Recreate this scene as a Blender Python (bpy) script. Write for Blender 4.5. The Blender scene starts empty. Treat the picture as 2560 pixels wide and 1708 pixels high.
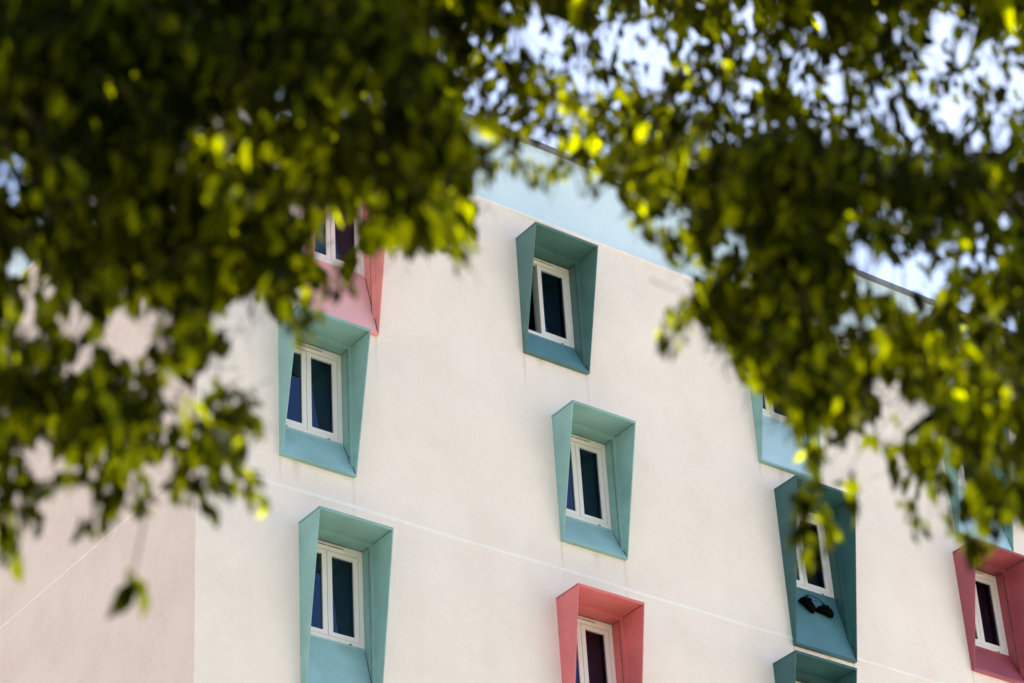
import bpy, bmesh, math, random
import numpy as np
from mathutils import Vector, Matrix

random.seed(7)
rng = np.random.default_rng(11)
scene = bpy.context.scene
COL = scene.collection

# ------------------------------------------------------------------ camera
CAM = Vector((0.0, 0.0, 1.6))
RIGHT = Vector((0.80773461, -0.58703558, -0.05435086))
UP = Vector((-0.28331607, -0.46736463, 0.83743794))
FWD = Vector((0.51700754, 0.66102914, 0.5438232))
FPX, PW, PH = 6772.12, 2560.0, 1708.0          # focal length in photo pixels
cd = bpy.data.cameras.new('camera')
cam = bpy.data.objects.new('camera', cd)
COL.objects.link(cam)
cam.matrix_world = Matrix(((RIGHT.x, UP.x, -FWD.x, CAM.x), (RIGHT.y, UP.y, -FWD.y, CAM.y),
                           (RIGHT.z, UP.z, -FWD.z, CAM.z), (0, 0, 0, 1)))
cd.sensor_width = 36.0
cd.lens = FPX / PW * 36.0
cd.clip_start, cd.clip_end = 0.1, 3000.0
cd.dof.use_dof = True
cd.dof.focus_distance = 35.5
cd.dof.aperture_fstop = 2.9
scene.camera = cam

# ------------------------------------------------------------------ light
SUN_EL, SUN_AZ = math.radians(61.0), math.radians(68.0)   # azimuth from +Y towards +X: behind the building
SUNDIR = Vector((math.sin(SUN_AZ) * math.cos(SUN_EL), math.cos(SUN_AZ) * math.cos(SUN_EL), math.sin(SUN_EL)))
world = bpy.data.worlds.new('World')
scene.world = world
world.use_nodes = True
wn = world.node_tree
sky = wn.nodes.new('ShaderNodeTexSky')
sky.sky_type = 'NISHITA'
sky.sun_disc = False
sky.sun_elevation = SUN_EL
sky.sun_rotation = SUN_AZ
sky.air_density = 1.0
sky.dust_density = 1.15
sky.ozone_density = 2.0
wn.links.new(sky.outputs[0], wn.nodes['Background'].inputs[0])
wn.nodes['Background'].inputs[1].default_value = 0.078
sl = bpy.data.lights.new('sun', 'SUN')
sl.energy = 5.0
sl.angle = math.radians(0.5)
sl.color = (1.0, 0.93, 0.82)
sun = bpy.data.objects.new('sun', sl)
COL.objects.link(sun)
sun.rotation_euler = (-SUNDIR).to_track_quat('-Z', 'Y').to_euler()
scene.view_settings.view_transform = 'Standard'
scene.view_settings.look = 'None'
scene.view_settings.gamma = 1.0
scene.view_settings.exposure = 1.84
scene.cycles.use_denoising = True
scene.cycles.max_bounces = 10
scene.cycles.transparent_max_bounces = 24

# ------------------------------------------------------------------ helpers
def at(px, py, depth):
    """a point seen at photo pixel (px, py), depth metres along the camera axis"""
    return CAM + (FWD + RIGHT * ((px - PW / 2) / FPX) + UP * ((PH / 2 - py) / FPX)) * depth

def seen(p):
    q = Vector(p) - CAM
    d = q.dot(FWD)
    return PW / 2 + FPX * q.dot(RIGHT) / d, PH / 2 - FPX * q.dot(UP) / d, d

class MB:
    def __init__(self):
        self.v, self.f, self.m = [], [], []
    def poly(self, pts, m=0):
        i = len(self.v)
        self.v += [tuple(p) for p in pts]
        self.f.append(tuple(range(i, i + len(pts))))
        self.m.append(m)
    def solid(self, a, b, m=0):
        """prism between two matching polygons a (front) and b"""
        n, i = len(a), len(self.v)
        self.v += [tuple(p) for p in a] + [tuple(p) for p in b]
        self.f += [tuple(range(i, i + n)), tuple(range(i + 2 * n - 1, i + n - 1, -1))]
        self.f += [(i + k, i + n + k, i + n + (k + 1) % n, i + (k + 1) % n) for k in range(n)]
        self.m += [m] * (n + 2)
    def box(self, x0, x1, y0, y1, z0, z1, m=0):
        self.solid([(x0, y0, z0), (x1, y0, z0), (x1, y0, z1), (x0, y0, z1)],
                   [(x0, y1, z0), (x1, y1, z0), (x1, y1, z1), (x0, y1, z1)], m)
    def tube(self, pts, radii, n=8, m=0):
        pts = [Vector(p) for p in pts]
        rings, ref = [], Vector((0.31, 0.2, 0.93)).normalized()
        for k, p in enumerate(pts):
            t = (pts[min(k + 1, len(pts) - 1)] - pts[max(k - 1, 0)]).normalized()
            a = t.cross(ref)
            if a.length < 1e-4:
                a = t.cross(Vector((1, 0, 0)))
            a.normalize()
            b = t.cross(a)
            i = len(self.v)
            for j in range(n):
                w = 2 * math.pi * j / n
                self.v.append(tuple(p + (a * math.cos(w) + b * math.sin(w)) * radii[k]))
            rings.append(i)
        for k in range(len(rings) - 1):
            for j in range(n):
                self.f.append((rings[k] + j, rings[k] + (j + 1) % n, rings[k + 1] + (j + 1) % n, rings[k + 1] + j))
                self.m.append(m)
        for r, rev in ((rings[0], True), (rings[-1], False)):
            f = [r + j for j in range(n)]
            self.f.append(tuple(f[::-1] if rev else f))
            self.m.append(m)
    def build(self, name, mats, parent=None, smooth=False, fixn=True):
        me = bpy.data.meshes.new(name)
        me.from_pydata(self.v, [], self.f)
        if not isinstance(mats, (list, tuple)):
            mats = [mats]
        for mt in mats:
            me.materials.append(mt)
        me.polygons.foreach_set('material_index', self.m)
        if fixn:
            bm = bmesh.new()
            bm.from_mesh(me)
            bmesh.ops.recalc_face_normals(bm, faces=bm.faces)
            bm.to_mesh(me)
            bm.free()
        if smooth:
            me.polygons.foreach_set('use_smooth', [True] * len(me.polygons))
        me.update()
        o = bpy.data.objects.new(name, me)
        COL.objects.link(o)
        if parent:
            o.parent = parent
        return o

def empty(name, loc, label, cat, group=None):
    o = bpy.data.objects.new(name, None)
    COL.objects.link(o)
    o.empty_display_size = 0.3
    o['label'], o['category'] = label, cat
    if group:
        o['group'] = group
    o.location = loc
    return o

# ------------------------------------------------------------------ materials
def mat(name, col, rough=0.6, spec=0.5):
    m = bpy.data.materials.new(name)
    m.use_nodes = True
    b = m.node_tree.nodes['Principled BSDF']
    b.inputs['Base Color'].default_value = (*col, 1)
    b.inputs['Roughness'].default_value = rough
    b.inputs['Specular IOR Level'].default_value = spec
    return m, m.node_tree, b

def node(nt, kind, **kw):
    n = nt.nodes.new(kind)
    for k, v in kw.items():
        if k.startswith('i_'):
            n.inputs[k[2:].replace('_', ' ')].default_value = v
        else:
            setattr(n, k, v)
    return n

def ramp(nt, fac, stops):
    r = nt.nodes.new('ShaderNodeValToRGB')
    e = r.color_ramp.elements
    while len(e) < len(stops):
        e.new(0.5)
    for k, (p, c) in enumerate(stops):
        e[k].position = p
        e[k].color = (*c, 1) if len(c) == 3 else c
    nt.links.new(fac, r.inputs[0])
    return r.outputs[0]

def stucco(name, light, dark, runs=()):
    m, nt, b = mat(name, light, 0.9, 0.2)
    L = nt.links.new
    tc = node(nt, 'ShaderNodeTexCoord')
    n1 = node(nt, 'ShaderNodeTexNoise', i_Scale=1.3, i_Detail=7.0, i_Roughness=0.65)
    n2 = node(nt, 'ShaderNodeTexNoise', i_Scale=18.0, i_Detail=5.0, i_Roughness=0.7)
    n3 = node(nt, 'ShaderNodeTexNoise', i_Scale=75.0, i_Detail=4.0, i_Roughness=0.7)
    mp = node(nt, 'ShaderNodeMapping')                       # rain runs: stretched along the height
    mp.inputs['Scale'].default_value = (2.5, 2.5, 0.35)
    n4 = node(nt, 'ShaderNodeTexNoise', i_Scale=1.0, i_Detail=6.0, i_Roughness=0.7)
    for n in (n1, n2, n3):
        L(tc.outputs['Object'], n.inputs['Vector'])
    L(tc.outputs['Object'], mp.inputs['Vector'])
    L(mp.outputs[0], n4.inputs['Vector'])
    a = node(nt, 'ShaderNodeMath', operation='MULTIPLY_ADD')
    a.inputs[1].default_value, a.inputs[2].default_value = 0.45, 0.0
    L(n1.outputs['Fac'], a.inputs[0])
    a2 = node(nt, 'ShaderNodeMath', operation='MULTIPLY_ADD')
    a2.inputs[1].default_value = 0.32
    L(n2.outputs['Fac'], a2.inputs[0]); L(a.outputs[0], a2.inputs[2])
    a3 = node(nt, 'ShaderNodeMath', operation='MULTIPLY_ADD')
    a3.inputs[1].default_value = 0.12
    L(n4.outputs['Fac'], a3.inputs[0]); L(a2.outputs[0], a3.inputs[2])
    c = ramp(nt, a3.outputs[0], [(0.30, dark), (0.48, light), (0.60, tuple(min(1, x * 1.03) for x in light))])
    if runs:
        sx = node(nt, 'ShaderNodeSeparateXYZ')
        L(tc.outputs['Object'], sx.inputs[0])
        def math_(op, a, b_):
            n = node(nt, 'ShaderNodeMath', operation=op)
            for k, q in enumerate((a, b_)):
                if isinstance(q, (int, float)):
                    n.inputs[k].default_value = q
                else:
                    L(q, n.inputs[k])
            return n.outputs[0]
        def rng_(v_, a, b_, c_, d_):
            n = node(nt, 'ShaderNodeMapRange')
            n.inputs[1].default_value, n.inputs[2].default_value, n.inputs[3].default_value, n.inputs[4].default_value = a, b_, c_, d_
            L(v_, n.inputs[0])
            return n.outputs[0]
        tot = None
        wob = math_('ADD', sx.outputs[0], math_('MULTIPLY', math_('SUBTRACT', n2.outputs['Fac'], .5), .05))
        for x_, z_, ln, wd in runs:                          # dribbles below the corners of the boxes
            ax = math_('ABSOLUTE', math_('SUBTRACT', wob, x_), 0)
            one = math_('MULTIPLY', rng_(ax, 0, wd, 1, 0), math_('MULTIPLY', rng_(sx.outputs[2], z_ - ln, z_, 0, 1), rng_(sx.outputs[2], z_, z_ + .02, 1, 0)))
            tot = one if tot is None else math_('MAXIMUM', tot, one)
        st = math_('MULTIPLY', tot, rng_(n4.outputs['Fac'], .3, .65, .08, .5))
        mxs = node(nt, 'ShaderNodeMix', data_type='RGBA')
        mxs.inputs['B'].default_value = (0.42, 0.31, 0.22, 1)
        L(st, mxs.inputs['Factor']); L(c, mxs.inputs['A'])
        c = mxs.outputs['Result']
    L(c, b.inputs['Base Color'])
    bp = node(nt, 'ShaderNodeBump', i_Strength=0.45, i_Distance=0.02)
    L(n3.outputs['Fac'], bp.inputs['Height'])
    L(bp.outputs[0], b.inputs['Normal'])
    return m

def paint(name, col, rough=0.42, var=0.14):
    m, nt, b = mat(name, col, rough, 0.4)
    L = nt.links.new
    tc = node(nt, 'ShaderNodeTexCoord')
    n1 = node(nt, 'ShaderNodeTexNoise', i_Scale=2.2, i_Detail=6.0, i_Roughness=0.6)
    n2 = node(nt, 'ShaderNodeTexNoise', i_Scale=60.0, i_Detail=3.0)
    L(tc.outputs['Object'], n1.inputs['Vector']); L(tc.outputs['Object'], n2.inputs['Vector'])
    c = ramp(nt, n1.outputs['Fac'], [(0.3, tuple(x * (1 - var) for x in col)), (0.7, tuple(x * (1 + var) for x in col))])
    # chips and specks of grime
    s = ramp(nt, n2.outputs['Fac'], [(0.73, (0, 0, 0)), (0.76, (1, 1, 1))])
    mx = node(nt, 'ShaderNodeMix', data_type='RGBA')
    mx.inputs['B'].default_value = (*[x * 0.35 for x in col], 1)
    L(s, mx.inputs['Factor']); L(c, mx.inputs['A'])
    L(mx.outputs['Result'], b.inputs['Base Color'])
    r = ramp(nt, n1.outputs['Fac'], [(0.3, (rough - .08,) * 3), (0.7, (rough + .1,) * 3)])
    L(r, b.inputs['Roughness'])
    return m

M = {}
M['wall'] = stucco('white_stucco', (0.87, 0.772, 0.70), (0.80, 0.70, 0.625))
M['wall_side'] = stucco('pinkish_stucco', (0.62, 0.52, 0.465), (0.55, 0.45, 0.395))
M['band'] = stucco('pale_blue_render', (0.66, 0.80, 0.88), (0.63, 0.76, 0.84))
M['joint'] = stucco('white_joint_filler', (0.90, 0.86, 0.82), (0.82, 0.76, 0.71))
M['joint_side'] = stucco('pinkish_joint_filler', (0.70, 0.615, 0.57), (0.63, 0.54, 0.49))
M['coping'] = mat('zinc_coping', (0.17, 0.18, 0.21), 0.45)[0]
M['roof'] = mat('grey_roofing', (0.25, 0.25, 0.26), 0.9)[0]
M['teal'] = paint('teal_paint', (0.225, 0.405, 0.385))
M['dark_teal'] = paint('dark_teal_paint', (0.075, 0.17, 0.16))
M['vignetted_teal'] = paint('vignetted_teal_paint', (0.032, 0.105, 0.11))  # dark teal taken further down: lens falloff put into the colour
M['pink'] = paint('salmon_pink_paint', (0.61, 0.16, 0.165))
M['rose'] = paint('pale_rose_paint', (0.74, 0.30, 0.275))
M['vignetted_pink'] = paint('vignetted_pink_paint', (0.33, 0.075, 0.095))  # the pink taken darker: lens falloff put into the colour
M['teal_sill'] = paint('skylit_teal_paint', (0.28, 0.47, 0.49))  # teal made lighter: sky light on the sill put into the colour
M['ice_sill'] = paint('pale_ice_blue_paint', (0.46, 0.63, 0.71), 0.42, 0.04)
M['dark_sill'] = paint('skylit_dark_teal_paint', (0.105, 0.25, 0.28))  # dark teal made lighter, the sky's reflection put into the colour
M['vignetted_sill'] = paint('vignetted_teal_sill_paint', (0.075, 0.19, 0.215))  # sill colour with lens falloff and sky reflection both put in
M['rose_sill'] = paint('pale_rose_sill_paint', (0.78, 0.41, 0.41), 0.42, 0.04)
M['seam'] = mat('dark_seam', (0.03, 0.03, 0.03), 0.9)[0]
M['pvc'] = paint('white_window_plastic', (0.80, 0.76, 0.74), 0.38, 0.03)
M['slot'] = mat('dark_slot', (0.02, 0.02, 0.02), 0.8)[0]
M['curtain'] = mat('grey_green_curtain', (0.42, 0.50, 0.47), 0.95, 0.1)[0]
M['plum'] = mat('plum_curtain', (0.15, 0.11, 0.125), 0.95, 0.1)[0]
M['room'] = mat('dim_room_wall', (0.22, 0.20, 0.19), 0.95)[0]
M['black'] = mat('black_shoe_fabric', (0.0025, 0.0025, 0.003), 0.9, 0.02)[0]
M['rubber'] = mat('black_rubber', (0.004, 0.004, 0.004), 0.8, 0.05)[0]
M['lace'] = mat('dark_blue_lace', (0.015, 0.02, 0.035), 0.8)[0]

g, nt, b = mat('window_glass', (0.9, 0.95, 0.95), 0.0)
nt.nodes.remove(b)
L = nt.links.new
gl = node(nt, 'ShaderNodeBsdfGlossy', i_Roughness=0.015)
gl.inputs['Color'].default_value = (0.36, 0.52, 0.80, 1)
tr = node(nt, 'ShaderNodeBsdfTransparent')
tr.inputs['Color'].default_value = (0.8, 0.85, 0.84, 1)
fr = node(nt, 'ShaderNodeFresnel', i_IOR=2.0)
mx = node(nt, 'ShaderNodeMixShader')
L(fr.outputs[0], mx.inputs[0]); L(tr.outputs[0], mx.inputs[1]); L(gl.outputs[0], mx.inputs[2])
L(mx.outputs[0], nt.nodes['Material Output'].inputs[0])
M['glass'] = g

def leafmat(name, c1, c2, t1, t2):
    m, nt, b = mat(name, c1, 0.65, 0.03)
    L = nt.links.new
    geo = node(nt, 'ShaderNodeNewGeometry')
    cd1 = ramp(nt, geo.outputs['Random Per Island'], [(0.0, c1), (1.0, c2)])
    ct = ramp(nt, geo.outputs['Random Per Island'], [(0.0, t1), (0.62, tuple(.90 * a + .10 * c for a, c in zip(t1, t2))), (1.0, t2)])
    L(cd1, b.inputs['Base Color'])
    tl = node(nt, 'ShaderNodeBsdfTranslucent')
    L(ct, tl.inputs['Color'])
    ad = node(nt, 'ShaderNodeAddShader')
    L(b.outputs[0], ad.inputs[0]); L(tl.outputs[0], ad.inputs[1])
    L(ad.outputs[0], nt.nodes['Material Output'].inputs[0])
    return m
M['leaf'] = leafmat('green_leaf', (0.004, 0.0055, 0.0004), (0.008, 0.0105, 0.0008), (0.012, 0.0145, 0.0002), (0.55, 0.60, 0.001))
bk, nt, b = mat('bark', (0.09, 0.07, 0.05), 0.9, 0.2)
tc = node(nt, 'ShaderNodeTexCoord')
mp = node(nt, 'ShaderNodeMapping'); mp.inputs['Scale'].default_value = (14, 14, 2.5)
nz = node(nt, 'ShaderNodeTexNoise', i_Scale=2.0, i_Detail=8.0)
nt.links.new(tc.outputs['Object'], mp.inputs[0]); nt.links.new(mp.outputs[0], nz.inputs['Vector'])
nt.links.new(ramp(nt, nz.outputs['Fac'], [(0.35, (0.03, 0.024, 0.018)), (0.7, (0.14, 0.11, 0.085))]), b.inputs['Base Color'])
bp = node(nt, 'ShaderNodeBump', i_Strength=0.8, i_Distance=0.03)
nt.links.new(nz.outputs['Fac'], bp.inputs['Height']); nt.links.new(bp.outputs[0], b.inputs['Normal'])
M['bark'] = bk

gm, nt, b = mat('paving', (0.42, 0.38, 0.33), 0.9, 0.2)
tc = node(nt, 'ShaderNodeTexCoord')
nz = node(nt, 'ShaderNodeTexNoise', i_Scale=0.6, i_Detail=8.0)
br = node(nt, 'ShaderNodeTexBrick', i_Scale=1.0)
br.inputs['Color1'].default_value = (0.52, 0.46, 0.38, 1); br.inputs['Color2'].default_value = (0.46, 0.41, 0.34, 1)
br.inputs['Mortar'].default_value = (0.22, 0.20, 0.18, 1); br.inputs['Mortar Size'].default_value = 0.01
nt.links.new(tc.outputs['Object'], br.inputs['Vector'])
nt.links.new(br.outputs['Color'], b.inputs['Base Color'])
M['ground'] = gm

# ------------------------------------------------------------------ ground
gb = MB()
gb.poly([(-600, -600, 0), (600, -600, 0), (600, 600, 0), (-600, 600, 0)])
go = gb.build('ground', M['ground'])
go['kind'] = 'structure'
lm, nt, b = mat('grass', (0.08, 0.10, 0.02), 0.95, 0.1)
nz = node(nt, 'ShaderNodeTexNoise', i_Scale=3.0, i_Detail=9.0)
nt.links.new(node(nt, 'ShaderNodeTexCoord').outputs['Object'], nz.inputs['Vector'])
nt.links.new(ramp(nt, nz.outputs['Fac'], [(.35, (0.03, 0.045, 0.008)), (.7, (0.08, 0.09, 0.02))]), b.inputs['Base Color'])
lb_ = MB()
lb_.poly([(-40, -60, .004), (45, -60, .004), (45, 9.5, .004), (-40, 9.5, .004)])
lo_ = lb_.build('added_lawn', lm)  # out of view, added to cut the bounce light reaching the leaves
lo_['kind'] = 'structure'

# ------------------------------------------------------------------ building
Z0 = 1.6                      # heights below were measured from the camera
XC, XE = 13.93, 38.0          # left corner, right end
YW, YB = 24.0, 42.0           # facade plane, back
ZT, ZR = 21.98 + Z0, 23.30 + Z0
T = 0.012
bld = empty('apartment_building', (XC, YW, 0), 'white rendered building with teal and pink window boxes and a pale blue top band', 'building')
OFF = Vector(bld.location)
def part(mb, name, mats, parent=bld, smooth=False, label=None):
    o = mb.build(name, mats, None, smooth)
    o.parent = parent
    if parent is bld:
        o.matrix_parent_inverse = Matrix.Translation(-OFF)
    if label:
        o['label'] = label
    return o

TALL, SHORT = 2.43, 1.90
# left x, top z, height, width, paint, sill paint, state
WINS = [
    (15.50, 21.46, 2.39, 1.07, 'rose', 'plum', 'salmon pink window box with a long sloping sill'),
    (15.085, 18.769, 1.925, 1.08, 'teal', 'curtain', 'light teal window box directly below the pink one'),
    (15.348, 15.981, 2.43, 1.06, 'teal', 'curtain', 'light teal window box under the wall joint'),
    (18.95, 21.488, 1.87, 1.08, 'dark_teal', 'open', 'dark teal window box with one sash slid open'),
    (19.358, 18.748, 1.89, 1.06, 'teal', 'curtain', 'light teal window box above the pink one'),
    (19.212, 15.981, 2.43, 1.07, 'pink', 'curtain', 'pink window box below the wall joint'),
    (23.04, 21.50, 2.35, 1.09, 'teal', 'curtain', 'light teal window box half hidden by leaves'),
    (23.268, 18.768, 2.432, 1.12, 'vignetted_teal', 'curtain', 'dark teal window box with black shoes on its sill'),
    (22.85, 15.947, 1.90, 1.10, 'vignetted_teal', 'curtain', 'dark teal window box cut by the photo edge'),
    (26.87, 21.49, 2.44, 1.14, 'teal', 'curtain', 'teal window box above the darkened pink one'),
    (26.73, 18.723, 1.922, 1.09, 'vignetted_pink', 'curtain', 'pink window box darkened for lens falloff'),
]
holes = [(x, x + w, z - h + Z0, z + Z0) for (x, z, h, w, *_ ) in WINS]

wear = []
for hx0, hx1, hz0, hz1 in holes:
    wear += [(hx1 - .01, hz0, random.uniform(.5, 1.6), .035), (hx0 + .01, hz0, random.uniform(.25, .7), .03), (random.uniform(hx0 + .2, hx1 - .2), hz0, random.uniform(.15, .5), .09)]
M['wall'] = stucco('white_stucco_weathered', (0.87, 0.772, 0.70), (0.80, 0.70, 0.625), wear)
# facade sheet with real openings
JZ = [16.443 + Z0, 10.9 + Z0, 5.4 + Z0]
xs = sorted({XC, XE, *[h[0] for h in holes], *[h[1] for h in holes]})
zs = sorted({0.0, ZT, *[h[2] for h in holes], *[h[3] for h in holes]})
fb = MB()
for i in range(len(xs) - 1):
    for j in range(len(zs) - 1):
        cx, cz = (xs[i] + xs[i + 1]) / 2, (zs[j] + zs[j + 1]) / 2
        if any(h[0] < cx < h[1] and h[2] < cz < h[3] for h in holes):
            continue
        fb.poly([(xs[i], YW, zs[j]), (xs[i + 1], YW, zs[j]), (xs[i + 1], YW, zs[j + 1]), (xs[i], YW, zs[j + 1])])
fb.poly([(XC, YW, ZT), (XE, YW, ZT), (XE, YW + 0.05, ZT), (XC, YW + 0.05, ZT)])
part(fb, 'facade_wall', M['wall'])
sb = MB()
sb.poly([(XC, YB, 0), (XC, YW, 0), (XC, YW, ZT), (XC, YB, ZT)])
sb.poly([(XC, YB, ZT), (XC, YW, ZT), (XC + 0.05, YW, ZT), (XC + 0.05, YB, ZT)])
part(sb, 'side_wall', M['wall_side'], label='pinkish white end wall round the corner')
kb = MB()
kb.poly([(XE, YW, 0), (XE, YB, 0), (XE, YB, ZT), (XE, YW, ZT)])
kb.poly([(XE, YB, 0), (XC, YB, 0), (XC, YB, ZT), (XE, YB, ZT)])
part(kb, 'rear_wall', M['wall'])
# pale blue attic band, a touch behind the white wall
ab = MB()
x0, y0 = XC + 0.035, YW + 0.035
ab.poly([(x0, y0, ZT - .02), (XE, y0, ZT - .02), (XE, y0, ZR), (x0, y0, ZR)])
ab.poly([(x0, YB, ZT - .02), (x0, y0, ZT - .02), (x0, y0, ZR), (x0, YB, ZR)])
ab.poly([(XE, y0, ZT - .02), (XE, YB, ZT - .02), (XE, YB, ZR), (XE, y0, ZR)])
part(ab, 'attic_band', M['band'], label='pale blue band along the top of the walls')
# pale bead along the top of the white wall
wb = MB()
wb.box(XC - .012, XE, YW - .012, YW + .03, ZT - .035, ZT + .006)
wb.box(XC - .012, XC + .03, YW + .03, YB, ZT - .035, ZT + .006)
part(wb, 'wall_bead', M['joint'])
cb = MB()
cb.box(XC - .03, XE, YW - .04, YW + .25, ZR, ZR + .055)
cb.box(XC - .03, XC + .25, YW + .25, YB, ZR, ZR + .055)
for k in range(12):                                    # standing laps of the coping
    xk = XC + 1.2 + k * 2.0
    cb.box(xk, xk + .05, YW - .044, YW + .25, ZR - .004, ZR + .061)
part(cb, 'roof_coping', M['coping'])
rb = MB()
rb.poly([(XC + .2, YW + .2, ZR - .25), (XE, YW + .2, ZR - .25), (XE, YB, ZR - .25), (XC + .2, YB, ZR - .25)])
part(rb, 'roof', M['roof'])
# raised joint lines
for z in JZ:
    jb = MB()
    cuts = [XC - .004]
    for h in sorted(holes):
        if h[2] < z < h[3]:
            cuts += [h[0], h[1]]
    cuts.append(XE)
    for a, c in zip(cuts[::2], cuts[1::2]):
        pr = [(-.001, -.027), (-.005, -.02), (-.005, .02), (-.001, .027)]
        jb.solid([(a, YW + q[0], z + q[1]) for q in pr], [(c, YW + q[0], z + q[1]) for q in pr])
    part(jb, 'wall_joint', M['joint'])
    js = MB()
    js.solid([(XC - .001, YW, z - .015), (XC - .004, YW, z), (XC - .001, YW, z + .015)],
             [(XC - .001, YB, z - .015), (XC - .004, YB, z), (XC - .001, YB, z + .015)])
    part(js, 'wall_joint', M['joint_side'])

PT, PB, RV = 0.465, 0.06, 0.20            # how far the box stands out at top and bottom; depth of the window
def window_box(xl, zt, h, w, paintname, state, label):
    xr, zt = xl + w, zt + Z0
    zb, zw = zt - h, zt - 1.35
    mt = M[paintname]
    yf, yp, yw = YW - PT, YW - PB, YW + RV
    mb = MB()
    for xa, xb in ((xl, xl + T), (xr - T, xr)):                          # tapering cheeks
        prof = [(yw + .06, zt - .010), (yf, zt - .010), (yp, zb + .003), (YW, zb + .003), (YW + .02, zb + .003), (yw + .06, zw - .12)]
        mb.solid([(xa, y, z) for y, z in prof], [(xb, y, z) for y, z in prof])
    for xa in (xl + .003, xr - .009):
        mb.box(xa, xa + .006, yf + .004, YW - .001, zt - .010, zt, 1)      # dark seam under the top sheet
    mb.box(xl - .002, xr + .002, yf - .003, yw + .06, zt, zt + .016)        # top sheet
    mb.box(xl + T, xr - T, yf, yf + .01, zt - .02, zt - .001)              # folded front edge
    mb.box(xl + T, xr - T, yp + .002, YW + .01, zb, zb + .012)              # bottom lip
    mb.box(xl - .001, xr + .001, yp - .004, yp + .002, zb - .003, zb + .03)
    # angle trims on the wall plane
    zsill = zw + (zb + .02 - zw) * RV / (RV + PB)
    mb.box(xl + T, xr - T, YW - .03, YW + .03, zt - .034, zt - .001)
    for xa, xb in ((xl + T, xl + T + .03), (xr - T - .03, xr - T)):
        mb.box(xa, xb, YW - .03, YW + .03, zsill, zt - .034)
        mb.box(xa - .001 if xa > xl + w / 2 else xb, xa if xa > xl + w / 2 else xb + .001, YW + .022, YW + .030, zsill, zt - .04, 1)
    # screws on the trim
    for k in range(5):
        zz = zt - .15 - k * (zt - zsill - .3) / 4
        mb.box(xr - T - .034, xr - T - .03, YW + .002, YW + .012, zz, zz + .01, 1)
    sur = part(mb, 'window_surround', [mt, M['seam']], label=label)
    s = MB()                                                               # sloping sill sheet
    s.solid([(xl + T, yw, zw), (xr - T, yw, zw), (xr - T, yp + .002, zb + .03), (xl + T, yp + .002, zb + .03)],
            [(xl + T, yw, zw - .02), (xr - T, yw, zw - .02), (xr - T, yp + .002, zb + .012), (xl + T, yp + .002, zb + .012)])
    s.box(xl + T, xr - T, yw - .012, yw, zw - .022, zw + .012)
    for xa in (xl + T, xr - T - .009):                                     # dark gap where sill meets cheek
        s.solid([(xa, yw - .002, zw - .004), (xa + .009, yw - .002, zw - .004), (xa + .009, yp, zb + .034), (xa, yp, zb + .034)],
                [(xa, yw, zw - .02), (xa + .009, yw, zw - .02), (xa + .009, yp + .004, zb + .02), (xa, yp + .004, zb + .02)], 1)
    sp = {'rose': 'rose_sill', 'teal': 'ice_sill' if xl > 22 else 'teal_sill', 'dark_teal': 'dark_sill', 'vignetted_teal': 'vignetted_sill'}.get(paintname, paintname)
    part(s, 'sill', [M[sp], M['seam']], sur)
    # plastic window: frame, two sashes
    xa, xb, za, zc = xl + T + .004, xr - T - .004, zw + .002, zt - .012
    f = MB()
    fw, ft, fbm, y0, y1 = .062, .105, .07, yw, yw + .065
    f.box(xa, xa + fw, y0, y1, za, zc); f.box(xb - fw, xb, y0, y1, za, zc)
    f.box(xa + fw, xb - fw, y0, y1, zc - ft, zc); f.box(xa + fw, xb - fw, y0, y1, za, za + fbm)
    for q in (.2, .8):                                                     # drain caps
        xq = xa + (xb - xa) * q
        f.box(xq - .02, xq + .02, y0 - .004, y0, za + .022, za + .034, 1)
    part(f, 'window_frame', [M['pvc'], M['slot']], sur)
    xm = (xl + xr) / 2
    v = MB()
    zv = zc - .036
    v.box(xm - .25, xm + .25, y0 - .014, y0, zv - .004, zv + .012)
    v.box(xm - .25, xm + .25, y0 - .016, y0, zv - .028, zv - .022)
    v.box(xm - .24, xm + .24, y0 - .003, y0, zv - .022, zv - .004, 1)
    for xq in (xm - .25, xm - .004, xm + .242):
        v.box(xq, xq + .008, y0 - .013, y0, zv - .022, zv - .004)
    part(v, 'trickle_vent', [M['pvc'], M['slot']], sur)
    zs0, zs1 = za + fbm + .006, zc - ft - .006
    def sash(x0, x1, yy):
        sm = MB()
        st, rl = .066, .058
        sm.box(x0, x0 + st, yy, yy + .05, zs0, zs1); sm.box(x1 - st, x1, yy, yy + .05, zs0, zs1)
        sm.box(x0 + st, x1 - st, yy, yy + .05, zs0, zs0 + rl); sm.box(x0 + st, x1 - st, yy, yy + .05, zs1 - rl, zs1)
        b_ = .012                                                          # dark glazing gasket
        for (p0, p1, q0, q1) in ((x0 + st, x0 + st + b_, zs0 + rl, zs1 - rl), (x1 - st - b_, x1 - st, zs0 + rl, zs1 - rl)):
            sm.box(p0, p1, yy + .02, yy + .03, q0, q1, 1)
        sm.box(x0 + st + b_, x1 - st - b_, yy + .02, yy + .03, zs0 + rl, zs0 + rl + b_, 1)
        part(sm, 'sash', [M['pvc'], M['seam']], sur)
        pm = MB()
        pm.box(x0 + st, x1 - st, yy + .024, yy + .029, zs0 + rl, zs1 - rl)
        part(pm, 'glass_pane', M['glass'], sur)
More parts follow.
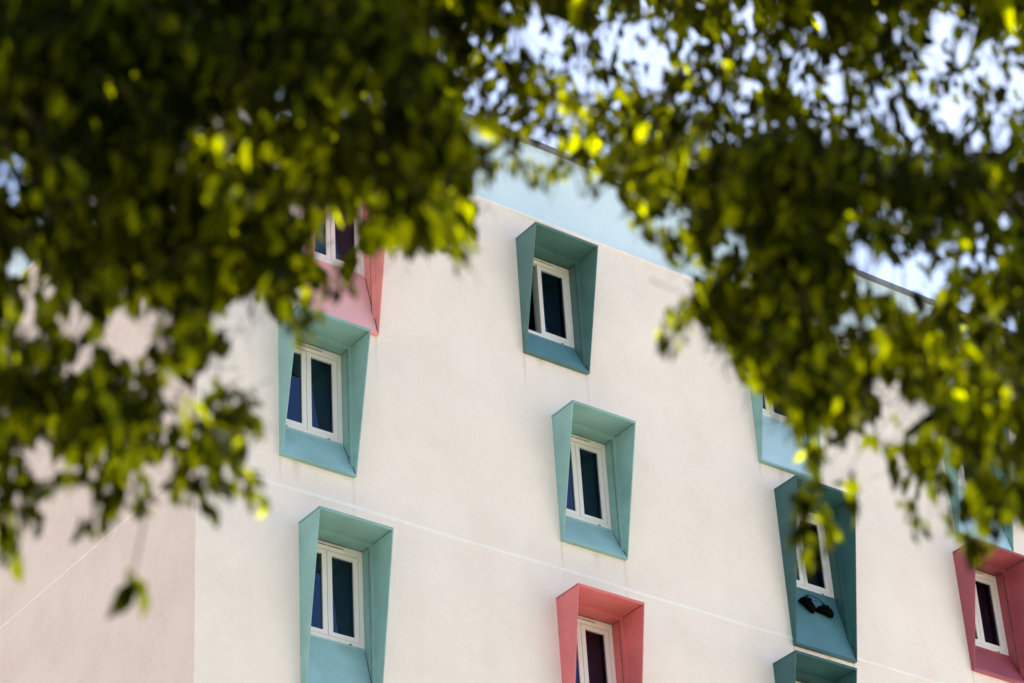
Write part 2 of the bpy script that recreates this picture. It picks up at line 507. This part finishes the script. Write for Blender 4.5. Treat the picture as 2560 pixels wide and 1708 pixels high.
    if state == 'open':
        sash(xm - .035, xb - fw + .012, yw + .004)
        sash(xm - .02, xb - fw - .01, yw + .075)                             # slid behind
    else:
        sash(xa + fw + .006, xm - .004, yw + .004)
        sash(xm + .004, xb - fw - .006, yw + .004)
        gp = MB()  # dark strips painting in the shadow lines round the sashes
        gp.box(xm - .004, xm + .004, yw + .014, yw + .05, zs0, zs1)
        gp.box(xa + fw - .001, xa + fw + .006, yw + .02, yw + .05, zs0, zs1); gp.box(xb - fw - .006, xb - fw + .001, yw + .02, yw + .05, zs0, zs1)
        gp.box(xa + fw + .006, xb - fw - .006, yw + .051, yw + .06, za + fbm, zs0 + .01); gp.box(xa + fw + .006, xb - fw - .006, yw + .051, yw + .06, zs1 - .01, zc - ft)
        part(gp, 'sash_shadow_gap', M['seam'], sur)
    # dim room behind the pane and its curtain
    r = MB()
    ra, rb_, rc, rd = xl - .5, xr + .5, zb - .2, zt + .15
    yk, yn = YW + 2.6, yw + .07
    r.poly([(ra, yk, rc), (rb_, yk, rc), (rb_, yk, rd), (ra, yk, rd)])
    r.poly([(ra, yn, rc), (ra, yk, rc), (ra, yk, rd), (ra, yn, rd)])
    r.poly([(rb_, yn, rc), (rb_, yk, rc), (rb_, yk, rd), (rb_, yn, rd)])
    r.poly([(ra, yn, rd), (ra, yk, rd), (rb_, yk, rd), (rb_, yn, rd)])
    r.poly([(ra, yn, rc), (ra, yk, rc), (rb_, yk, rc), (rb_, yn, rc)])
    r.poly([(ra, yn, rc), (xl, yn, rc), (xl, yn, rd), (ra, yn, rd)])
    r.poly([(xr, yn, rc), (rb_, yn, rc), (rb_, yn, rd), (xr, yn, rd)])
    part(r, 'room_interior', M['room'], sur)
    rr = random.Random(int(xl * 100 + zt * 10))
    c0, c1 = (xm + .0, xb + .1) if state == 'open' else (xa + rr.uniform(-.05, .12), xb + .1)
    cm = MB()
    n, ph = 64, rr.uniform(0, 6)
    def cy(x):
        return yw + .2 + .028 * math.sin(x * 52 + ph) + .016 * math.sin(x * 23 + 2 * ph)
    for k in range(n):
        p, q = c0 + (c1 - c0) * k / n, c0 + (c1 - c0) * (k + 1) / n
        cm.poly([(p, cy(p), zw - .25), (q, cy(q), zw - .25), (q, cy(q), zt + .05), (p, cy(p), zt + .05)])
    part(cm, 'curtain', M['plum'] if state == 'plum' else M['curtain'], sur)
    return sur

for wdef in WINS:
    window_box(*wdef)

# ------------------------------------------------------------------ pair of shoes lying on the long dark teal sill
zw_, zb_ = 18.768 - 1.35 + Z0, 18.768 - 2.432 + Z0
sn = Vector((0, -(zw_ - zb_), .26)).normalized()           # outward normal of that sill
sd = Vector((0, -.26, -(zw_ - zb_))).normalized()          # down the slope
def on_sill(x, y_from_wall, lift=0.0):
    t = (y_from_wall - RV) / (-PB - RV)
    return Vector((x, YW + y_from_wall, zw_ + (zb_ - zw_) * t)) + sn * lift
shoes = empty('pair_of_shoes', on_sill(23.9, .13), 'pair of black shoes tied by their laces lying on the long dark teal sill', 'shoes')
def shoe(c0, c1):
    """c0 heel, c1 toe, both on the sill"""
    ax = (c1 - c0).normalized()
    side = sn.cross(ax).normalized()
    Ln = (c1 - c0).length
    mb = MB()
    prof = [(0, .30, .042, .02), (.06, .62, .066, .033), (.2, .85, .082, .037), (.36, .95, .088, .036), (.5, .8, .082, .041),
            (.66, .66, .07, .048), (.8, .55, .062, .051), (.92, .42, .05, .043), (1.0, .22, .026, .022)]
    rings = []
    for t, _, hh, hw in prof:
        ring = []
        for k in range(14):
            a = 2 * math.pi * k / 14
            s_, u_ = math.cos(a) * hw * 1.45, (math.sin(a) * .5 + .5)
            if u_ < .25:
                s_ *= 1.12
            ring.append(c0 + ax * (t * Ln) + side * s_ + sn * (.006 + hh * 1.5 * u_))
        rings.append(ring)
    i0 = len(mb.v)
    for r_ in rings:
        mb.v += [tuple(p) for p in r_]
    for a in range(len(rings) - 1):
        for k in range(14):
            mb.f.append((i0 + a * 14 + k, i0 + a * 14 + (k + 1) % 14, i0 + (a + 1) * 14 + (k + 1) % 14, i0 + (a + 1) * 14 + k))
            mb.m.append(1 if k in (9, 10, 11) else 0)
    mb.f.append(tuple(i0 + k for k in range(14))[::-1]); mb.m.append(0)
    mb.f.append(tuple(i0 + (len(rings) - 1) * 14 + k for k in range(14))); mb.m.append(0)
    # collar and tongue
    top = c0 + ax * (.27 * Ln) + sn * .13
    mb.tube([top + ax * (.055 * math.cos(w)) + side * (.042 * math.sin(w)) + sn * (.004 * math.cos(2 * w)) for w in np.linspace(0, 2 * math.pi, 15)], [.008] * 15, 6)
    mb.tube([c0 + ax * (.42 * Ln) + sn * .125, c0 + ax * (.38 * Ln) + sn * .165], [.022, .012], 8)
    for q in (.48, .56, .64):                                              # lacing
        mb.tube([c0 + ax * (q * Ln) + side * .036 + sn * .09, c0 + ax * ((q + .02) * Ln) + sn * .135, c0 + ax * ((q + .03) * Ln) - side * .036 + sn * .09], [.004] * 3, 5)
    o = mb.build('shoe', [M['black'], M['rubber']], None, True)
    o.parent = shoes
    o.matrix_parent_inverse = Matrix.Translation(-Vector(shoes.location))
    return c0 + ax * (.42 * Ln) + sn * .1
def sill_pt(x, z):       # z measured above the camera
    y = RV - (zw_ - (z + Z0)) / (zw_ - zb_) * (RV + PB)
    return on_sill(x, y)
l1 = shoe(sill_pt(23.60, 17.17), sill_pt(23.83, 17.02))
l2 = shoe(sill_pt(23.885, 17.075), sill_pt(24.18, 17.065))
ap = sill_pt(23.84, 17.33) + sn * .02
lb = MB()
def arc(a, b_, up, n=12):
    return [a.lerp(b_, t) + up * math.sin(math.pi * t) for t in np.linspace(0, 1, n)]
lb.tube(arc(l1, ap, sn * .01 + Vector((-.04, 0, .03))), [.007] * 12, 6)
lb.tube(arc(ap, l2, sn * .02 + Vector((.04, 0, .02))), [.007] * 12, 6)
lb.tube(arc(l1, l2, sn * .02 + Vector((.0, 0, .05))), [.006] * 12, 6)
lo = lb.build('shoelace', M['lace'], None, True)
lo.parent = shoes
lo.matrix_parent_inverse = Matrix.Translation(-Vector(shoes.location))

# ------------------------------------------------------------------ trees
S = 1.0894                                   # the outlines below were read off a 2350 pixel wide view
# places where the sun gets through the crowns: (x, y, depth, radius in metres)
SHAFTS = [(1400, 300, 6.8, .24), (1400, 300, 8.0, .16), (1290, 250, 6.9, .19), (1490, 190, 7.4, .13), (1340, 180, 7.6, .11), (1230, 330, 7.0, .09), (565, 320, 6.1, .10), (550, 240, 6.2, .06), (590, 190, 6.3, .06), (20, 650, 6.1, .06), (560, 1000, 6.2, .06), (1760, 880, 6.9, .05), (1480, 480, 7.0, .06),
          (75, 730, 6.1, .09), (30, 310, 6.3, .04), (588, 1145, 6.45, .13), (550, 1085, 6.45, .10), (530, 850, 6.1, .11), (610, 660, 6.3, .05), (420, 930, 6.2, .05),
          (2100, 750, 6.9, .17), (2220, 760, 6.9, .15), (2290, 850, 6.9, .07), (2040, 830, 6.9, .07), (1570, 560, 7.0, .11), (1850, 1240, 7.0, .10), (2120, 890, 7.0, .05), (1530, 800, 6.9, .09), (1960, 1100, 6.9, .05),
          (255, 190, 6.2, .03), (730, 125, 6.4, .03), (440, 530, 6.2, .03), (480, 640, 6.2, .03), (2030, 100, 7.8, .03), (1860, 380, 7.6, .04)]
_SP = np.array([tuple(at(x * S, y * S, d)) for x, y, d, r in SHAFTS])
_SR = np.array([r for *_, r in SHAFTS])
_SD = np.array(tuple(SUNDIR))
def in_shaft(p, size=0.0):
    q = np.array(tuple(p)) - _SP
    t = q @ _SD
    dist = np.linalg.norm(q - t[:, None] * _SD, axis=1)
    return bool(np.any((t > .09) & (dist < _SR + max(0.0, size - .085) * .42)))

class Foliage:
    """leaves (six points, folded along the midrib) hung on thin twigs"""
    def __init__(self):
        self.P, self.A, self.N, self.L = [], [], [], []
        self.free = False
        self.tw = MB()
    def leaf(self, p, axis, normal, size):
        if not self.free and in_shaft(p + axis * size * .5, size):
            return
        self.P.append(p); self.A.append(axis); self.N.append(normal); self.L.append(size)
    def twig(self, start, dirv, length, spacing, size, droop=0.5, keep=None, r=0.0018, per=1):
        n = max(3, int(length / 0.05))
        p, d = Vector(start), Vector(dirv).normalized()
        pts = [p.copy()]
        for k in range(n):
            d = (d + Vector((rng.normal(0, .12), rng.normal(0, .12), rng.normal(0, .12) - droop * .12))).normalized()
            p = p + d * (length / n)
            pts.append(p.copy())
        self.along(pts, spacing, size, keep, r, per)
    def along(self, pts, spacing, size, keep=None, r=0.0018, per=1):
        lens = [(pts[k + 1] - pts[k]).length for k in range(len(pts) - 1)]
        tot, pos, hit = sum(lens), rng.uniform(0, spacing), False
        while pos < tot:
            q, k = pos, 0
            while k < len(lens) - 1 and q > lens[k]:
                q -= lens[k]; k += 1
            base = pts[k].lerp(pts[k + 1], min(1, q / max(lens[k], 1e-6)))
            d = (pts[k + 1] - pts[k]).normalized()
            for _ in range(per):
                ax = Vector((rng.normal(0, .42), rng.normal(0, .42), -1 + rng.normal(0, .35))) + d * .45
                ax.normalize()
                sz = size * rng.uniform(.65, 1.25)
                pet = base + Vector((rng.normal(0, .012), rng.normal(0, .012), rng.normal(-.008, .008)))
                if keep is None or keep(pet + ax * sz * .5):
                    nr = Vector((rng.normal(), rng.normal(), rng.normal(0.5, .7)))
                    nr = (nr - ax * nr.dot(ax)).normalized()
                    self.leaf(pet, ax, nr, sz)
                    hit = True
            pos += spacing * rng.uniform(.7, 1.3)
        if hit:
            self.tw.tube(pts, [r * (1 - .6 * k / len(pts)) for k in range(len(pts))], 4)
    def build(self, name, parent):
        P, A, N, Ls = (np.array([tuple(v) for v in a], dtype=np.float64) for a in (self.P, self.A, self.N, [(s,) for s in self.L]))
        B = np.cross(N, A)
        wv = rng.uniform(.40, .58, (len(P), 1))
        fold = rng.uniform(.05, .22, (len(P), 1))
        curl = rng.uniform(-.05, .18, (len(P), 1))
        def pt(a, s, u):
            return P + Ls * (A * a + B * (s * wv) + N * u)
        loc = np.stack([pt(0, 0, 0), pt(.26, -.42, fold * .8), pt(.58, -.40, fold - curl * .3), pt(1, 0, -curl),
                        pt(.58, .40, fold - curl * .3), pt(.26, .42, fold * .8), pt(.45, 0, 0)], axis=1)
        nl = len(P)
        V = loc.reshape(-1, 3)
        base = (np.arange(nl) * 7)[:, None]
        q = np.concatenate([base + np.array([[0, 1, 2, 6]]), base + np.array([[6, 2, 3, 4]])[:, [0, 1, 2, 3]], base + np.array([[0, 6, 4, 5]])], axis=0)
        tv = np.array(self.tw.v, dtype=np.float64).reshape(-1, 3)
        faces = q.tolist() + [tuple(i + len(V) for i in f) for f in self.tw.f]
        me = bpy.data.meshes.new(name)
        me.from_pydata(np.concatenate([V, tv]).tolist(), [], faces)
        me.materials.append(M['leaf']); me.materials.append(M['bark'])
        me.polygons.foreach_set('material_index', [0] * len(q) + [1] * len(self.tw.f))
        me.update()
        o = bpy.data.objects.new(name, me)
        COL.objects.link(o)
        o.parent = parent
        o.matrix_parent_inverse = Matrix.Translation(-Vector(parent.location))
        return o

def inside(poly, x, y):
    c = False
    for k in range(len(poly)):
        (x0, y0), (x1, y1) = poly[k - 1], poly[k]
        if (y0 > y) != (y1 > y) and x < (x1 - x0) * (y - y0) / (y1 - y0) + x0:
            c = not c
    return c

LEFT = [(-900, -1300), (1010, -1300), (930, -40), (950, 90), (1000, 190), (1060, 260), (1080, 330), (1065, 400), (1070, 470), (1072, 560),
        (1040, 575), (985, 575), (930, 555), (890, 570), (850, 610), (800, 600), (735, 600), (715, 690), (690, 720), (650, 740), (625, 690),
        (560, 660), (500, 690), (470, 740), (480, 800), (450, 850), (500, 900), (560, 910), (575, 980), (570, 1050), (530, 1090), (480, 1090), (440, 1050),
        (350, 1060), (320, 1040), (270, 1080), (230, 1100), (190, 1060), (140, 1020), (110, 980), (60, 1010), (20, 1060), (-900, 1200)]
RIGHT_ = [(1010, -1300), (3400, -1300), (3400, 1230), (2350, 1190), (2270, 1190), (2200, 1140), (2130, 1130), (2060, 1080), (2010, 1080), (1960, 1120), (1900, 1120), (1870, 1040),
          (1840, 960), (1790, 900), (1730, 860), (1690, 820), (1640, 750), (1600, 700), (1600, 650), (1640, 630), (1620, 570), (1560, 560), (1500, 500),
          (1440, 450), (1400, 400), (1330, 385), (1250, 375), (1180, 360), (1120, 350), (1080, 300), (1030, 240), (950, 180), (930, -40)]
# clearings: centre, radii (how open), 2350 view
GAPS = [(1010, 60, 70, 60, .9), (960, 90, 35, 30, .8), (1130, 40, 60, 80, .9), (1230, 40, 60, 70, .95), (1275, 100, 80, 70, .95), (1215, 120, 40, 50, .8), (1370, 160, 50, 70, .95), (1330, 200, 60, 60, .7),
        (1420, 60, 55, 60, .9), (1460, 100, 40, 60, .8), (1545, 110, 45, 60, .7), (1610, 120, 45, 50, .7), (1660, 60, 35, 40, .6), (1180, 250, 45, 30, .7), (1240, 330, 50, 40, .8), (1350, 330, 40, 50, .7), (1400, 390, 30, 40, .7),
        (1860, 100, 40, 60, .9), (1890, 210, 60, 50, .9), (1990, 210, 50, 50, .9), (2080, 250, 70, 70, .95), (2050, 330, 80, 60, .9), (1940, 370, 60, 70, .9), (1960, 460, 60, 50, .9),
        (2170, 180, 45, 130, .95), (2230, 150, 50, 70, .9), (2300, 120, 60, 50, .9), (2320, 220, 50, 120, .9), (2260, 300, 40, 60, .9), (2140, 290, 50, 60, .8), (2030, 480, 50, 50, .9), (2110, 510, 60, 50, .9),
        (2000, 540, 40, 60, .85), (2150, 590, 50, 60, .8), (2240, 480, 50, 70, .9), (2290, 540, 50, 70, .85), (2020, 630, 60, 50, .9), (2060, 650, 50, 40, .9), (2130, 640, 40, 50, .8), (1940, 730, 40, 40, .7),
        (1700, 660, 20, 20, .6), (1560, 440, 40, 40, .8), (1590, 470, 40, 30, .8), (1900, 1020, 35, 45, .9), (1935, 1090, 50, 50, .9), (2020, 1040, 30, 30, .7), (2030, 905, 45, 40, .8), (1990, 1010, 25, 25, .6), (2330, 760, 40, 40, .7),
        (80, 640, 50, 50, .9), (30, 400, 45, 50, .9), (40, 470, 25, 30, .8), (190, 490, 30, 30, .8), (205, 470, 25, 25, .7), (60, 550, 25, 40, .7), (320, 720, 35, 40, .8), (180, 770, 30, 50, .8),
        (370, 740, 25, 25, .7), (280, 760, 25, 25, .6), (260, 500, 20, 30, .6), (670, 470, 20, 40, .6), (620, 410, 20, 30, .6), (800, 240, 25, 25, .8), (600, 240, 25, 40, .6), (560, 270, 30, 30, .7), (700, 280, 25, 25, .6), (320, 330, 20, 20, .8),
        (120, 140, 15, 20, .7), (45, 290, 20, 40, .7), (880, 180, 30, 30, .5), (830, 370, 20, 20, .5), (1030, 560, 25, 25, .6), (1060, 200, 30, 25, .6), (910, 450, 20, 30, .6), (970, 550, 18, 25, .6), (430, 890, 35, 45, .8), (410, 930, 25, 30, .6), (350, 880, 20, 30, .5), (770, 545, 50, 85, 1.0), (735, 470, 20, 20, .6), (1090, 285, 22, 12, 2), (1240, 347, 22, 12, 2), (1430, 415, 16, 10, 2), (1560, 465, 34, 14, 2), (1715, 525, 26, 12, 2), (1540, 500, 20, 14, 2), (2000, 628, 20, 12, 2), (2335, 765, 14, 14, 2), (1660, 560, 14, 20, 2), (2050, 655, 40, 20, .8), (2130, 700, 30, 20, .6), (140, 480, 25, 25, .6), (270, 740, 30, 35, .8), (330, 800, 25, 30, .6), (150, 860, 20, 30, .5), (840, 240, 22, 22, .6), (2000, 750, 25, 25, .8), (2190, 900, 25, 25, .6), (2290, 1000, 25, 30, .6), (2060, 1010, 30, 40, .8), (1760, 760, 16, 20, .5), (2210, 1060, 20, 25, .6), (1000, 300, 25, 25, .5), (550, 560, 20, 20, .4)]

_gr = random.Random(5)
for _ in range(62):
    GAPS.append((_gr.uniform(1650, 2340), _gr.uniform(380, 1130), _gr.uniform(3, 12), _gr.uniform(4, 15), 1.0))
for _ in range(55):
    GAPS.append((_gr.uniform(0, 1050), _gr.uniform(120, 1050), _gr.uniform(2, 10), _gr.uniform(4, 14), 1.0))
for _ in range(14):
    GAPS.append((_gr.uniform(0, 1000), _gr.uniform(0, 150), _gr.uniform(0, 4), _gr.uniform(0, 6), 1.0))

def weight(u, v):
    x, y = u / S, v / S
    x, y = (x + 13 * math.sin(y * .043 + 1.3) + 9 * math.sin(y * .11 + x * .06), y + 13 * math.sin(x * .038 + .4) + 10 * math.sin(x * .1 + y * .05 + 2))
    if y < -25:
        return 1.0
    if inside(LEFT, x, y):
        w = 1.0
        if y > 640 and x < 470:
            w = 0.58
        if x > 430 and 180 < y < 520:
            w = 0.85
    elif inside(RIGHT_, x, y):
        w = 0.85
        if x > 1850 and y < 620:
            w = 0.5
        if x < 1560 and y < 400:
            w = 0.68
        if 1560 <= x <= 1850 and y < 330:
            w = 0.52
        if 1600 < x < 1880 and 330 < y < 800:
            w = 0.74
        if x >= 1880 and y > 560:
            w = 0.585
    else:
        return 0.0
    for gx, gy, rx, ry, k in GAPS:
        d = ((x - gx) / (rx + 13)) ** 2 + ((y - gy) / (ry + 13)) ** 2
        if d < 1.0:
            w *= .1 if k > 1.5 else 1 - k * (.15 if x > 1520 and y < 560 else (.35 if x > 900 and y < 400 else 1.0))
    return w

def fill(fol, n, box, depth, leafsize, side):
    """hang twigs through a slab of air in front of the facade"""
    made = 0
    poly = LEFT if side == 'L' else RIGHT_
    while made < n:
        u, v = rng.uniform(box[0], box[2]) * S, rng.uniform(box[1], box[3]) * S
        if not inside(poly, u / S, v / S) or rng.random() > weight(u, v):
            continue
        d = depth[0] + (depth[1] - depth[0]) * rng.random()
        p = at(u, v, d)
        ln = rng.uniform(.14, .32)
        dv = Vector((rng.normal(0, .7), rng.normal(0, .7), rng.normal(-.5, .5)))
        def keep(q):
            a, b_, _ = seen(q)
            return rng.random() < weight(a + rng.normal(0, 13), b_ + rng.normal(0, 13)) * 1.25
        fol.twig(p - dv.normalized() * ln * .5, dv, ln, .022, leafsize, .7, keep)
        made += 1

def finger(fol, pts, d, size, spacing=.013, per=2, spread=.01):
    q = [at(x * S, y * S, d + rng.normal(0, .05)) for x, y in pts]
    out = []
    for k in range(len(q) - 1):
        for t in np.linspace(0, 1, 6)[:-1]:
            out.append(q[k].lerp(q[k + 1], t) + Vector((rng.normal(0, .004),) * 3))
    out.append(q[-1])
    fol.along(out, spacing, size, None, .0016, per)

treeL = empty('broadleaf_tree', (at(-900 * S, 800 * S, 6.4).x, at(-900 * S, 800 * S, 6.4).y, 0), 'dense dark leafy tree hanging into the left half of the view', 'tree')
treeR = empty('broadleaf_tree', (at(3500 * S, 800 * S, 8.2).x, at(3500 * S, 800 * S, 8.2).y, 0), 'leafy tree with many sky gaps arching in over the right half', 'tree')

FL, FR = Foliage(), Foliage()
fill(FL, 1050, (-60, -60, 1090, 1110), (5.9, 7.6), .084, 'L')
fill(FL, 800, (-200, -60, 1090, 650), (7.6, 10.5), .10, 'L')  # rear layer, added to keep the sun off the front leaves
fill(FL, 250, (-800, -60, 0, 1150), (5.8, 8.5), .08, 'L')
fill(FL, 1700, (-500, -1250, 1050, -40), (6.2, 12.0), .16, 'L')  # unseen canopy above the frame, oversized leaves added to shade the crown
fill(FR, 950, (930, 330, 2420, 1220), (6.6, 8.6), .082, 'R')
fill(FR, 900, (930, -60, 2420, 700), (7.2, 10.0), .068, 'R')
fill(FR, 350, (1600, 640, 2600, 1000), (8.6, 11.5), .08, 'R')  # rear layer added to shade the leaves in front
fill(FR, 200, (2350, -60, 3000, 1200), (7.0, 9.5), .08, 'R')
fill(FR, 2500, (950, -1250, 3400, -40), (7.0, 14.0), .17, 'R')  # unseen canopy above the frame, added to block the sun
FL.free = FR.free = True
for pts, d, sz in [([(20, 1040), (30, 1200), (25, 1260)], 6.2, .055), ([(5, 1000), (70, 1100), (75, 1180)], 6.3, .05), ([(-20, 1050), (0, 1150), (10, 1240)], 6.2, .06),
                   ([(200, 1060), (120, 1100)], 6.3, .045), ([(220, 1080), (240, 1160), (185, 1205)], 6.2, .05), ([(250, 1080), (270, 1170)], 6.2, .06),
                   ([(320, 1060), (335, 1150)], 6.3, .05), ([(400, 1040), (410, 1130)], 6.3, .05), ([(430, 1040), (480, 1150)], 6.2, .055), ([(470, 1070), (530, 1110)], 6.3, .05),
                   ([(550, 1040), (575, 1080)], 6.5, .045), ([(560, 1080), (590, 1150)], 6.5, .05), ([(520, 890), (570, 900), (580, 980)], 6.5, .035),
                   ([(720, 650), (700, 730)], 6.6, .05), ([(650, 720), (690, 740), (700, 760)], 6.6, .04), ([(1050, 540), (1070, 590)], 6.6, .045),
                   ([(770, 600), (772, 660)], 7.0, .05), ([(800, 600), (812, 665)], 7.0, .04)]:
    finger(FL, pts, d, sz)
for _ in range(18):                     # spray added towards the sun to shade the low cluster
    fol_p = at(300 * S, 1380 * S, 5.7) + SUNDIR * rng.uniform(1.75, 2.25) + Vector((rng.normal(0, .05), rng.normal(0, .05), .12))
    FL.twig(fol_p, (rng.normal(), rng.normal(), -1), .22, .02, .085, .7)
FL.along([at(x * S, y * S, 5.7) for x, y in [(345, 1100), (332, 1190), (318, 1260), (306, 1325), (300, 1340)]], .5, .03, None, .0028, 1)
for (x0, y0, x1, y1) in ((288, 1340, 250, 1420), (298, 1338, 276, 1412), (318, 1345, 325, 1422), (308, 1322, 332, 1372), (300, 1330, 292, 1385)):
    a_, c_ = at(x0 * S, y0 * S, 5.7), at(x1 * S, y1 * S, 5.66)
    ax_ = (c_ - a_).normalized()
    nv_ = (Vector((rng.normal(0, .3), -1 + rng.normal(0, .3), rng.normal(0, .3))))
    FL.leaf(a_, ax_, (nv_ - ax_ * nv_.dot(ax_)).normalized(), (c_ - a_).length * 1.05)
for pts, d, sz in [([(1600, 660), (1585, 680), (1555, 705)], 7.0, .05), ([(1560, 700), (1525, 750), (1530, 780)], 6.9, .045), ([(1575, 720), (1580, 760)], 6.9, .04),
                   ([(1690, 780), (1700, 820)], 7.2, .05), ([(1760, 850), (1800, 930)], 7.2, .055), ([(1830, 930), (1830, 980)], 7.3, .05), ([(1860, 1000), (1870, 1060)], 7.3, .05),
                   ([(1830, 1120), (1850, 1250), (1845, 1290)], 7.0, .05), ([(1870, 1100), (1900, 1230)], 7.0, .05), ([(1950, 1080), (1950, 1160)], 7.2, .05), ([(1880, 1040), (1840, 1180), (1810, 1240)], 7.0, .045),
                   ([(2080, 1130), (2105, 1200)], 7.2, .05), ([(2180, 1150), (2190, 1215)], 7.2, .045), ([(2225, 1200), (2232, 1270)], 6.8, .06), ([(2260, 1180), (2262, 1240)], 7.0, .045),
                   ([(1110, 340), (1130, 395)], 7.2, .05), ([(1180, 340), (1195, 375)], 7.2, .045), ([(1230, 370), (1240, 405)], 7.2, .045), ([(1275, 370), (1285, 395)], 7.2, .04), ([(1350, 380), (1352, 415)], 7.2, .04),
                   ([(1430, 420), (1470, 490)], 7.0, .055), ([(1480, 480), (1495, 530)], 7.1, .05), ([(1520, 520), (1535, 570)], 7.1, .05), ([(1560, 510), (1585, 545)], 7.1, .05)]:
    finger(FR, pts, d, sz)

FL.build('crown', treeL)
FR.build('crown', treeR)

def limb(mb, pts, r0, r1, n=12):
    q = []
    for k in range(len(pts) - 1):
        for t in np.linspace(0, 1, 8)[:-1]:
            q.append(Vector(pts[k]).lerp(Vector(pts[k + 1]), t) + Vector((rng.normal(0, .012), rng.normal(0, .012), 0)))
    q.append(Vector(pts[-1]))
    mb.tube(q, [r0 + (r1 - r0) * k / (len(q) - 1) for k in range(len(q))], n)

def wood(tree, fork, tops, r):
    b0 = Vector(tree.location)
    tm = MB()
    limb(tm, [b0, b0 + (fork - b0) * .5 + Vector((.08, -.05, 0)), fork], r, r * .72, 14)
    o = tm.build('trunk', M['bark'], None, True)
    o.parent = tree; o.matrix_parent_inverse = Matrix.Translation(-b0)
    for tp in tops:
        bm_ = MB()
        limb(bm_, [fork + Vector((0, 0, -.12))] + tp, r * .45, .012, 10)
        o = bm_.build('branch', M['bark'], None, True)
        o.parent = tree; o.matrix_parent_inverse = Matrix.Translation(-b0)
wood(treeL, at(-880 * S, 500 * S, 6.5), [[at(-300 * S, -300 * S, 6.8), at(300 * S, -500 * S, 7.0), at(900 * S, -400 * S, 7.4)],
                                         [at(-300 * S, 200 * S, 6.6), at(150 * S, 350 * S, 6.8), at(420 * S, 650 * S, 6.7)],
                                         [at(-500 * S, -700 * S, 7.0), at(-100 * S, -1100 * S, 7.6)]], .17)
wood(treeR, at(3450 * S, 500 * S, 8.3), [[at(2900 * S, -200 * S, 8.2), at(2300 * S, -500 * S, 8.3), at(1400 * S, -500 * S, 8.0)],
                                         [at(2800 * S, 500 * S, 8.2), at(2380 * S, 800 * S, 8.0), at(2080 * S, 1000 * S, 7.6)],
                                         [at(3100 * S, -700 * S, 8.6), at(2700 * S, -1100 * S, 9.0)]], .19)
